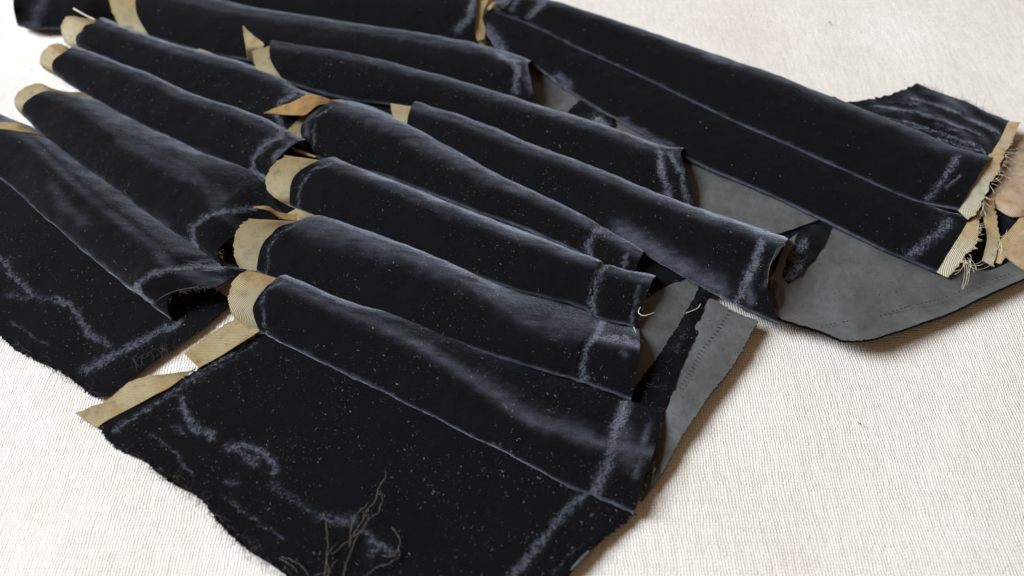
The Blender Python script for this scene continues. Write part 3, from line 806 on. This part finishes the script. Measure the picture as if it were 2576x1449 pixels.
for k in range(46):
    f = k / 45
    x, y = 2068 + 470 * f, 822 - 135 * f + 14 * math.sin(f * 3.1) - 8 * math.sin(f * 17) * 0.3
    h = 5.2 - 2.0 * f
    if k % 9 in (4,):
        continue
    sl.append((np.array([at(x - 3, y + 1.0, h + 0.2), at(x, y, h + 0.8), at(x + 3, y - 1.0, h + 0.2)]), 0.00018))
tubes('stitching', sl, STITCH, right)

patch(front, [[(610, 385, 0.8), (700, 370, 1.0), (800, 345, 0.8)], [(615, 500, 0.8), (720, 490, 1.0), (830, 480, 0.8)],
              [(600, 620, 0.8), (700, 620, 1.0), (800, 620, 0.8)], [(585, 735, 0.8), (680, 740, 1.0), (760, 745, 0.8)]], (VELVET, UNDER), 'under_layer', seed=44.0)
patch(front, [[(1500, 615, 2.4), (1600, 595, 2.6), (1745, 670, 2.4)], [(1530, 690, 2.4), (1615, 690, 2.8), (1728, 698, 2.4)],
              [(1585, 770, 2.0), (1632, 745, 2.6), (1690, 710, 2.2)]], (VELVET, UNDER), 'under_layer', seed=45.0, edge=0.0003)  # black sheet added for the deep shade below the long roll
# flat panel
patch(front, [[(650, 838, 1.4), (560, 890, 2.0), (400, 985, 1.9), (246, 1072, 1.0)],
              [(760, 860, 1.6), (650, 935, 2.2), (480, 1040, 2.0), (268, 1103, 1.0)],
              [(860, 910, 1.8), (740, 1000, 2.3), (560, 1110, 2.1), (296, 1131, 1.1)],
              [(980, 960, 1.8), (850, 1070, 2.3), (640, 1180, 2.1), (365, 1163, 1.2)],
              [(1090, 1010, 1.8), (950, 1130, 2.3), (720, 1240, 2.1), (430, 1215, 1.0)],
              [(1190, 1060, 1.8), (1050, 1190, 2.3), (800, 1310, 2.2), (503, 1254, 1.1)],
              [(1290, 1110, 1.8), (1150, 1250, 2.3), (880, 1370, 2.2), (550, 1316, 1.0)],
              [(1390, 1160, 1.8), (1250, 1310, 2.3), (980, 1440, 2.2), (618, 1380, 1.1)],
              [(1490, 1215, 1.8), (1340, 1370, 2.2), (1100, 1530, 2.2), (718, 1450, 1.0)],
              [(1570, 1262, 1.8), (1430, 1430, 2.0), (1230, 1600, 2.0), (800, 1560, 1.0)],
              [(1600, 1290, 1.4), (1468, 1405, 1.6), (1330, 1560, 1.6), (900, 1700, 1.0)]],
      (VELVET, LINING), 'flat_panel', q=24, q2=44, seed=51.0, edge=0.00038, lint=1.7, wob=0.0005, groove=0.0003,
      marks=[([(455, 1004), (462, 1030), (480, 1065), (505, 1085), (530, 1095)], 9, 0.95), ([(440, 1075), (465, 1090)], 8, 0.5), ([(570, 1125), (610, 1118), (650, 1130), (680, 1160), (692, 1185)], 10, 0.9),
             ([(600, 1135), (640, 1165)], 12, 0.6), ([(380, 1092), (430, 1130), (480, 1190)], 4, 0.6), ([(560, 1252), (620, 1290), (680, 1340), (712, 1352)], 4, 0.6),
             ([(690, 1220), (750, 1265), (800, 1295), (880, 1300)], 9, 0.5), ([(800, 1300), (860, 1315), (890, 1310)], 9, 0.7), ([(920, 1340), (945, 1365), (975, 1385)], 9, 0.9), ([(940, 1380), (935, 1395)], 9, 0.7),
             ([(570, 1212), (595, 1215)], 7, 0.6), ([(640, 845), (560, 900), (430, 985), (290, 1085)], 4.5, 0.8), ([(648, 862), (540, 930), (420, 1002), (300, 1068)], 3.5, 0.5),
             ([(1469, 1245), (1420, 1290), (1370, 1350), (1330, 1400), (1285, 1455)], 10, 0.95), ([(1459, 1366), (1420, 1410), (1389, 1449)], 3, 0.5)])
# flat cream ribbon along the panel edge
ribbon(front, [(482, 933), (440, 938), (407, 942), (367, 946), (320, 966), (267, 1009), (240, 1020), (187, 1038)],
       [(492, 925), (460, 950), (427, 974), (390, 993), (340, 1020), (290, 1046), (265, 1060), (242, 1077)], (1.0, 2.0, 2.4, 2.4, 2.2, 1.8, 1.6, 1.4), tan=(0.5, 0.3, 0.2, 0.2, 0.3), q=10)

# pleats of the front trim, lowest to topmost
fD = pleat(front, [[(852, 250), (822, 258), (757, 322), (774, 382)], [(905, 261), (890, 272), (850, 350), (838, 412)],
              [(1040, 316), (1022, 324), (995, 405), (978, 446)], [(1140, 368), (1125, 384), (1105, 450), (1085, 488)],
              [(1257, 432), (1242, 451), (1218, 505), (1199, 531)], [(1343, 474), (1330, 490), (1310, 542), (1296, 567)],
              [(1488, 545), (1477, 560), (1466, 598), (1446, 632)], [(1522, 566), (1508, 576), (1482, 612), (1492, 664)],
              [(1628, 626), (1617, 636), (1608, 655), (1590, 692)]],
      ((4, 13, 11, 4), (3, 11, 10.5, 7), (3, 8, 7.5, 5.5)), marks=[([(1503, 574), (1477, 612), (1480, 645), (1495, 662)], 9, 1.0), ([(1583, 617), (1564, 675)], 3, 0.6),
       ([(838, 264), (800, 290), (787, 330), (790, 375)], 3.5, 0.9), ([(800, 270), (772, 300), (768, 340)], 6, 0.5), ([(845, 264), (900, 285), (980, 318), (1060, 360), (1125, 395), (1240, 455)], 13, 0.35)], seam=7, seed=61.0, crest=0.52, groove=0.0004)
ribbon(fD, [(758, 290), (735, 315), (712, 343), (730, 353), (763, 370)], [(772, 286), (764, 300), (760, 320), (760, 345), (766, 370)], (10.5, 9.8, 9, 7.5, 5), tuck=7, tan=(0, 0, 0))
ribbon(fD, [(663, 284), (696, 270), (734, 257), (777, 236), (800, 242), (814, 244), (845, 256), (874, 261)],
       [(672, 285), (710, 288), (740, 290), (766, 289), (785, 275), (800, 265), (830, 260), (874, 262)], ((14.2, 14.5, 15, 16, 15.5, 15, 13, 10), (14, 14, 14, 13.6, 13.6, 13.4, 12.6, 10)), mats=(TAN,), tan=(0.3, 0.6, 0.3))
fE = pleat(front, [[(862, 392), (805, 402), (738, 446), (731, 517)], [(885, 411), (862, 420), (822, 485), (795, 546)],
              [(1030, 464), (1012, 479), (983, 550), (948, 594)], [(1207, 535), (1193, 550), (1168, 628), (1130, 667)],
              [(1340, 585), (1326, 600), (1304, 675), (1268, 720)], [(1512, 650), (1500, 661), (1484, 720), (1474, 778)],
              [(1534, 660), (1522, 671), (1492, 732), (1500, 797)], [(1652, 692), (1642, 703), (1620, 758), (1595, 823)]],
      ((3, 13.5, 11.5, 4), (1.2, 12.5, 11.5, 7), (2, 8.5, 7.5, 5)), marks=[([(1517, 672), (1497, 705), (1488, 755), (1494, 785)], 10, 0.95), ([(1610, 712), (1590, 815)], 3, 0.6),
       ([(830, 408), (785, 428), (757, 462), (748, 500), (752, 520)], 3.5, 0.85), ([(859, 421), (930, 445), (1010, 480), (1100, 520), (1193, 551), (1326, 601)], 9, 0.32), ([(1520, 676), (1635, 706)], 4, 0.4)], seam=6, seed=62.0, crest=0.52, groove=0.0004)
ribbon(fE, [(719, 391), (692, 408), (675, 432), (668, 450), (671, 477), (700, 503), (730, 517)], [(806, 401), (766, 417), (744, 441), (733, 462), (729, 485), (729, 502), (732, 517)], (13.5, 13, 11.5, 10, 8, 6, 4), tuck=7, tan=(0.55, 0.35, 0.05, 0, 0, 0))
ribbon(fE, [(722, 355), (728, 368), (745, 382), (800, 396)], [(727, 350), (742, 372), (765, 380), (806, 398)], (9, 8, 7.5, 8), tan=(0.1, 0.1), wob=0.0004)
fF = pleat(front, [[(812, 540), (745, 555), (664, 608), (648, 682)], [(866, 556), (845, 572), (795, 655), (760, 737)],
              [(1040, 612), (1022, 637), (982, 725), (940, 792)], [(1220, 690), (1170, 700), (1130, 780), (1096, 843)],
              [(1326, 722), (1288, 775), (1268, 838), (1238, 892)], [(1478, 768), (1462, 838), (1450, 900), (1438, 955)],
              [(1508, 788), (1492, 845), (1464, 905), (1470, 963)], [(1606, 816), (1610, 866), (1603, 930), (1587, 1007)]],
      ((4, 14, 12, 3.5), (0.8, 13, 12, 6.5), (1.2, 9, 8.5, 5)), marks=[([(1520, 790), (1500, 840), (1470, 880), (1462, 920), (1468, 955)], 10, 0.95), ([(1500, 848), (1560, 852), (1608, 868)], 9, 0.8), ([(1575, 865), (1572, 890)], 4, 0.5),
       ([(745, 560), (695, 590), (675, 630), (668, 690)], 3.5, 0.75), ([(760, 563), (860, 597), (1025, 640), (1160, 697), (1260, 752), (1325, 802), (1480, 842)], 20, 0.35)], seam=6, seed=63.0, crest=0.55, groove=0.0004)
ribbon(fF, [(623, 550), (597, 580), (588, 616), (592, 650), (604, 675)], [(748, 554), (690, 571), (666, 606), (652, 642), (650, 682)], (13.5, 12, 9.5, 7, 4.5), tuck=7, tan=(0.6, 0.25, 0, 0, 0.1))
ribbon(fF, [(745, 525), (770, 533), (797, 543)], [(700, 548), (748, 555), (790, 547)], (8, 8.5, 8), tan=(0.1, 0.1))
ribbon(fF, [(637, 520), (660, 518), (677, 519), (700, 533), (745, 540)], [(642, 523), (665, 527), (680, 532), (705, 548), (745, 556)], (14.5, 14, 13, 11, 8.5), mats=(TAN,), tan=(0.6, 0.3, 0), wob=0.0003)
fG = pleat(front, [[(725, 690), (694, 700), (637, 770), (657, 838)], [(800, 722), (776, 733), (745, 810), (742, 878)],
              [(872, 752), (859, 773), (845, 850), (859, 934)], [(1040, 795), (976, 823), (960, 905), (985, 997)],
              [(1165, 838), (1092, 883), (1060, 960), (1080, 1043)], [(1295, 888), (1192, 950), (1150, 1020), (1172, 1090)],
              [(1400, 922), (1275, 1009), (1225, 1065), (1265, 1134)], [(1470, 945), (1342, 1053), (1310, 1110), (1350, 1178)],
              [(1545, 985), (1428, 1077), (1405, 1140), (1428, 1222)], [(1574, 1010), (1515, 1110), (1495, 1170), (1500, 1250)],
              [(1672, 1028), (1645, 1135), (1622, 1200), (1594, 1294)]],
      ((6, 14, 12, 3), (2.5, 10, 9, 3), (2.5, 6, 5.5, 3)), marks=[([(1572, 1016), (1548, 1090), (1530, 1165), (1500, 1225), (1492, 1245)], 15, 0.95), ([(1630, 1075), (1600, 1200)], 6, 0.5), ([(1570, 1100), (1585, 1150)], 22, 0.4),
       ([(712, 702), (672, 728), (659, 760), (659, 800), (670, 845)], 3.5, 0.9), ([(700, 700), (776, 735), (859, 775), (976, 825), (1092, 885), (1192, 952)], 14, 0.30),
       ([(1192, 950), (1275, 1009), (1342, 1055), (1428, 1078), (1500, 1112)], 15, 0.55), ([(657, 838), (859, 934), (1080, 1043), (1265, 1134), (1428, 1222), (1500, 1250)], 3.0, 0.35)], seam=9, seed=64.0, crest=0.44, groove=0.0004, q=16)
ribbon(fG, [(622, 678), (592, 698), (577, 735), (575, 762), (583, 790), (604, 812), (640, 838)], [(697, 699), (664, 717), (647, 745), (641, 770), (641, 800), (648, 822), (657, 838)], (14, 13, 10.5, 8.5, 6.5, 4.5, 3), tuck=7, tan=(0.9, 0.45, 0, 0, 0, 0.1))
# the ribbon turns down and runs flat to a cut end
ribbon(fG, [(604, 792), (560, 820), (515, 850), (462, 888)], [(655, 832), (610, 860), (560, 892), (500, 925)], ((4.2, 3.6, 3.2, 3.0), (3.2, 3.2, 2.8, 2.8)), tan=(0.1, 0.2, 0.3), q=10)

# ------------------------------------------------------------------ loose threads
for pts in ([(969, 1183, 9), (971, 1196, 8), (952, 1229, 7), (945, 1256, 6), (920, 1290, 6), (912, 1310, 5), (893, 1340, 4), (878, 1372, 3)],
            [(958, 1235, 8), (962, 1255, 7), (950, 1290, 5.5), (925, 1310, 4.5), (905, 1340, 3.5), (884, 1385, 3), (868, 1430, 2.8), (862, 1460, 2.6)],
            [(925, 1268, 6), (905, 1285, 5), (890, 1305, 4), (884, 1330, 3.2), (880, 1380, 3)],
            [(912, 1300, 6), (928, 1296, 6), (915, 1330, 5), (896, 1345, 4), (858, 1375, 3), (835, 1396, 3)],
            [(1003, 1372, 3), (1005, 1398, 3.5), (985, 1412, 4), (955, 1424, 4), (930, 1440, 3), (918, 1455, 2.8)],
            [(985, 1325, 3), (1000, 1345, 4), (1004, 1375, 4.5), (988, 1400, 4), (960, 1398, 3.2)],
            [(813, 1289, 3), (822, 1330, 4), (824, 1366, 4), (822, 1410, 3.5), (818, 1455, 3)],
            [(848, 1368, 3), (830, 1385, 4), (822, 1410, 5), (828, 1440, 4), (820, 1460, 3)],
            [(850, 1408, 4), (838, 1420, 4), (830, 1435, 4), (790, 1448, 3)],
            [(705, 1400, 2.6), (740, 1412, 3.5), (765, 1430, 3.5), (780, 1452, 3)],
            [(700, 1404, 2.6), (730, 1420, 3.5), (752, 1442, 3)]):
    thread('loose_thread', pts, 0.00013, MTHREAD, front, jitter=0.00016)
hair = []
def edge_hair(line, n, out, lo, hi, h=1.6, spread=0.6, rad=(0.00003, 0.00007)):
    L = np.array(line, float)
    seg = np.linalg.norm(np.diff(L, axis=0), axis=1); cum = np.concatenate([[0], np.cumsum(seg)])
    lines = []
    for _ in range(n):
        s = rng.uniform(0, cum[-1]); k = min(np.searchsorted(cum, s, side='right') - 1, len(seg) - 1)
        p = L[k] + (L[k + 1] - L[k]) * (s - cum[k]) / seg[k]
        a = math.atan2(out[1], out[0]) + rng.normal(0, spread)
        ln = rng.uniform(lo, hi); cv = rng.normal(0, 0.9)
        pts = []
        for t in (0, 0.25, 0.5, 0.75, 1):
            aa = a + cv * t
            pts.append(at(p[0] + math.cos(aa) * ln * t, p[1] + math.sin(aa) * ln * t, h + 1.2 * math.sin(t * 3) * rng.uniform(0, 1)))
        lines.append((spline(pts, 2), rng.uniform(*rad)))
    return lines
def fringe(name, lines, mat, parent):
    o = tubes(name, lines, mat, parent, sides=3)
    o['kind'] = 'stuff'
fringe('frayed_edge', edge_hair([(367, 1165), (430, 1215), (503, 1254), (547, 1313), (617, 1380), (718, 1450)], 170, (-0.3, 1), 5, 30) +
       edge_hair([(300, 1130), (430, 1200), (503, 1250), (560, 1316), (718, 1440)], 80, (0.7, -0.8), 8, 45, 2.4, 1.0) +
       edge_hair([(190, 1040), (240, 1076)], 14, (-0.6, 0.6), 6, 16), DTHREAD, front)
fringe('frayed_edge', edge_hair([(0, 846), (105, 913), (204, 974), (268, 1000)], 50, (0.2, -1), 6, 36, 2.2, 1.0) +
       edge_hair([(0, 846), (105, 913), (204, 974)], 60, (-0.3, 1), 5, 16) + edge_hair([(330, 900), (420, 870)], 30, (0.3, 0.4), 15, 45, 2.4, 1.5), DTHREAD, left)
fringe('frayed_edge', edge_hair([(2320, 215), (2401, 243), (2484, 280), (2530, 300)], 60, (0.4, -1), 5, 16, 6.8) + edge_hair([(2440, 262), (2480, 280)], 6, (0.3, -1), 20, 42, 7), DTHREAD, right)
RF = (0.00007, 0.00012)
fringe('ribbon_fray', edge_hair([(2535, 365), (2520, 420), (2495, 455)], 17, (1, 0.1), 10, 40, 8.5, 0.45, RF) + edge_hair([(2495, 455), (2475, 500)], 5, (0.7, 0.8), 24, 45, 8.5, 0.4, RF) +
       edge_hair([(2458, 560), (2455, 605)], 14, (1, 0.05), 10, 30, 7.2, 0.3, RF) + edge_hair([(2511, 590), (2513, 615)], 6, (1, 0.6), 10, 32, 5, 0.6, RF) + edge_hair([(2477, 492), (2472, 510)], 5, (0.1, 1), 25, 42, 8, 0.2, RF) +
       edge_hair([(2415, 640), (2440, 650)], 4, (0.7, 0.7), 20, 46, 6.5, 0.3, RF) + edge_hair([(2422, 650), (2432, 655)], 8, (0.35, 1), 40, 78, 5.5, 0.12, RF) + edge_hair([(2410, 630), (2440, 640)], 7, (1, -0.2), 12, 26, 7, 0.8, RF), PTHREAD, right)
fringe('ribbon_fray', edge_hair([(418, 762), (450, 735), (500, 722), (560, 720)], 50, (0.1, 1), 4, 16, 12, 1.2) + edge_hair([(548, 630), (556, 650)], 14, (0.3, 0.4), 5, 18, 11, 1.2), MTHREAD, left)
fringe('frayed_edge', edge_hair([(1642, 703), (1625, 750), (1600, 815)], 26, (1, 0.3), 3, 12, 7, 0.9) + edge_hair([(1670, 1035), (1640, 1150), (1600, 1280)], 40, (1, 0.2), 3, 14, 4.5, 0.9) +
       edge_hair([(1690, 900), (1620, 1000)], 8, (0.2, 0.5), 10, 34, 3, 1.4), MTHREAD, front)
thread('loose_thread', [(1612, 772, 7), (1606, 785, 7), (1612, 792, 7), (1622, 794, 7.5), (1636, 790, 7.5), (1648, 786, 7)], 0.0002, PTHREAD, fE)
thread('loose_thread', [(1594, 822, 5), (1600, 838, 5), (1608, 852, 5), (1618, 860, 4.5)], 0.00016, PTHREAD, fF)
thread('loose_thread', [(1725, 788, 3.2), (1740, 782, 3.6), (1755, 775, 3.8), (1763, 764, 3.4)], 0.00016, PTHREAD, front)
thread('loose_thread', [(1628, 1180, 3), (1640, 1172, 4), (1648, 1180, 4.5), (1640, 1190, 4), (1634, 1178, 3.6), (1644, 1168, 4.4), (1642, 1210, 3), (1636, 1225, 2)], 0.00014, MTHREAD, front)
thread('loose_thread', [(380, 770, 13), (400, 752, 13), (425, 738, 14), (450, 730, 14), (500, 720, 14.5)], 0.00016, MTHREAD, l4)

# ------------------------------------------------------------------ lint on the velvet
def lint_for(parent, pieces):
    V, F = [], []
    for G, c0, c1, dens in pieces:
        a = G[:-1, c0:c1]; b = G[1:, c0:c1]; c = G[:-1, c0 + 1:c1 + 1]
        cr = np.cross(b - a, c - a)
        ar = np.linalg.norm(cr, axis=-1)
        nn = cr / np.maximum(ar[..., None], 1e-12)
        nn *= np.where(nn[..., 2:3] < 0, -1, 1)
        total = ar.sum()
        num = int(total * 1e6 * 0.17 * dens)
        idx = rng.choice(ar.size, size=num, p=(ar / total).ravel())
        for q in idx:
            i, j = divmod(int(q), ar.shape[1])
            u, v = rng.random(2)
            if noise.noise(Vector(a[i, j] * 55.0)) + 0.6 * noise.noise(Vector(a[i, j] * 260.0)) + rng.normal(0, 0.30) < -0.05:
                continue                                  # lint gathers in drifts
            p = a[i, j] + (b[i, j] - a[i, j]) * u + (c[i, j] - a[i, j]) * v + nn[i, j] * 0.00016
            n = nn[i, j]
            t = np.cross(n, rng.normal(size=3)); t /= max(np.linalg.norm(t), 1e-9)
            s = np.cross(n, t)
            big = rng.random()
            L = rng.uniform(0.00004, 0.00011) if big < 0.87 else rng.uniform(0.0002, 0.0005)
            W = rng.uniform(0.00003, 0.00006) if big < 0.87 else rng.uniform(0.000025, 0.00004)
            bend = rng.normal(0, 0.6)
            k = len(V)
            pts = [p - t * L, p + s * bend * L * 0.6 + n * 0.00005, p + t * L]
            for x in pts:
                V.append((x + s * W).tolist()); V.append((x - s * W).tolist())
            V.append((pts[1] + n * W * 1.6).tolist())
            F += [(k, k + 1, k + 6), (k + 4, k + 6, k + 5), (k, k + 6, k + 2), (k + 2, k + 6, k + 4), (k + 1, k + 3, k + 6), (k + 3, k + 5, k + 6)]
    me = bpy.data.meshes.new('lint')
    me.from_pydata(V, [], F)
    me.materials.append(LINT)
    o = link(bpy.data.objects.new('lint', me), parent)
    o['kind'] = 'stuff'
owners = {}
for G, c0, c1, par, dens in SURF:
    owners.setdefault(par.name, (par, []))[1].append((G, c0, c1, dens))
for par, pieces in owners.values():
    lint_for(par, pieces)

# two dark flecks lying on the bare linen
for (x, y, lab) in ((2164, 1066, 'tiny dark fleck on the bare linen below the turned-out grey lining'), (2088, 57, 'tiny dark fleck on the bare linen above the wide velvet panel')):
    P = np.array([at(x - 4, y - 3, 0.1), at(x, y, 0.4), at(x + 3, y + 3, 0.1)])
    o = tubes('lint_fleck', [(P, 0.00028)], DTHREAD)
    o['label'], o['category'], o['group'] = lab, 'lint fleck', 'flecks on the linen'
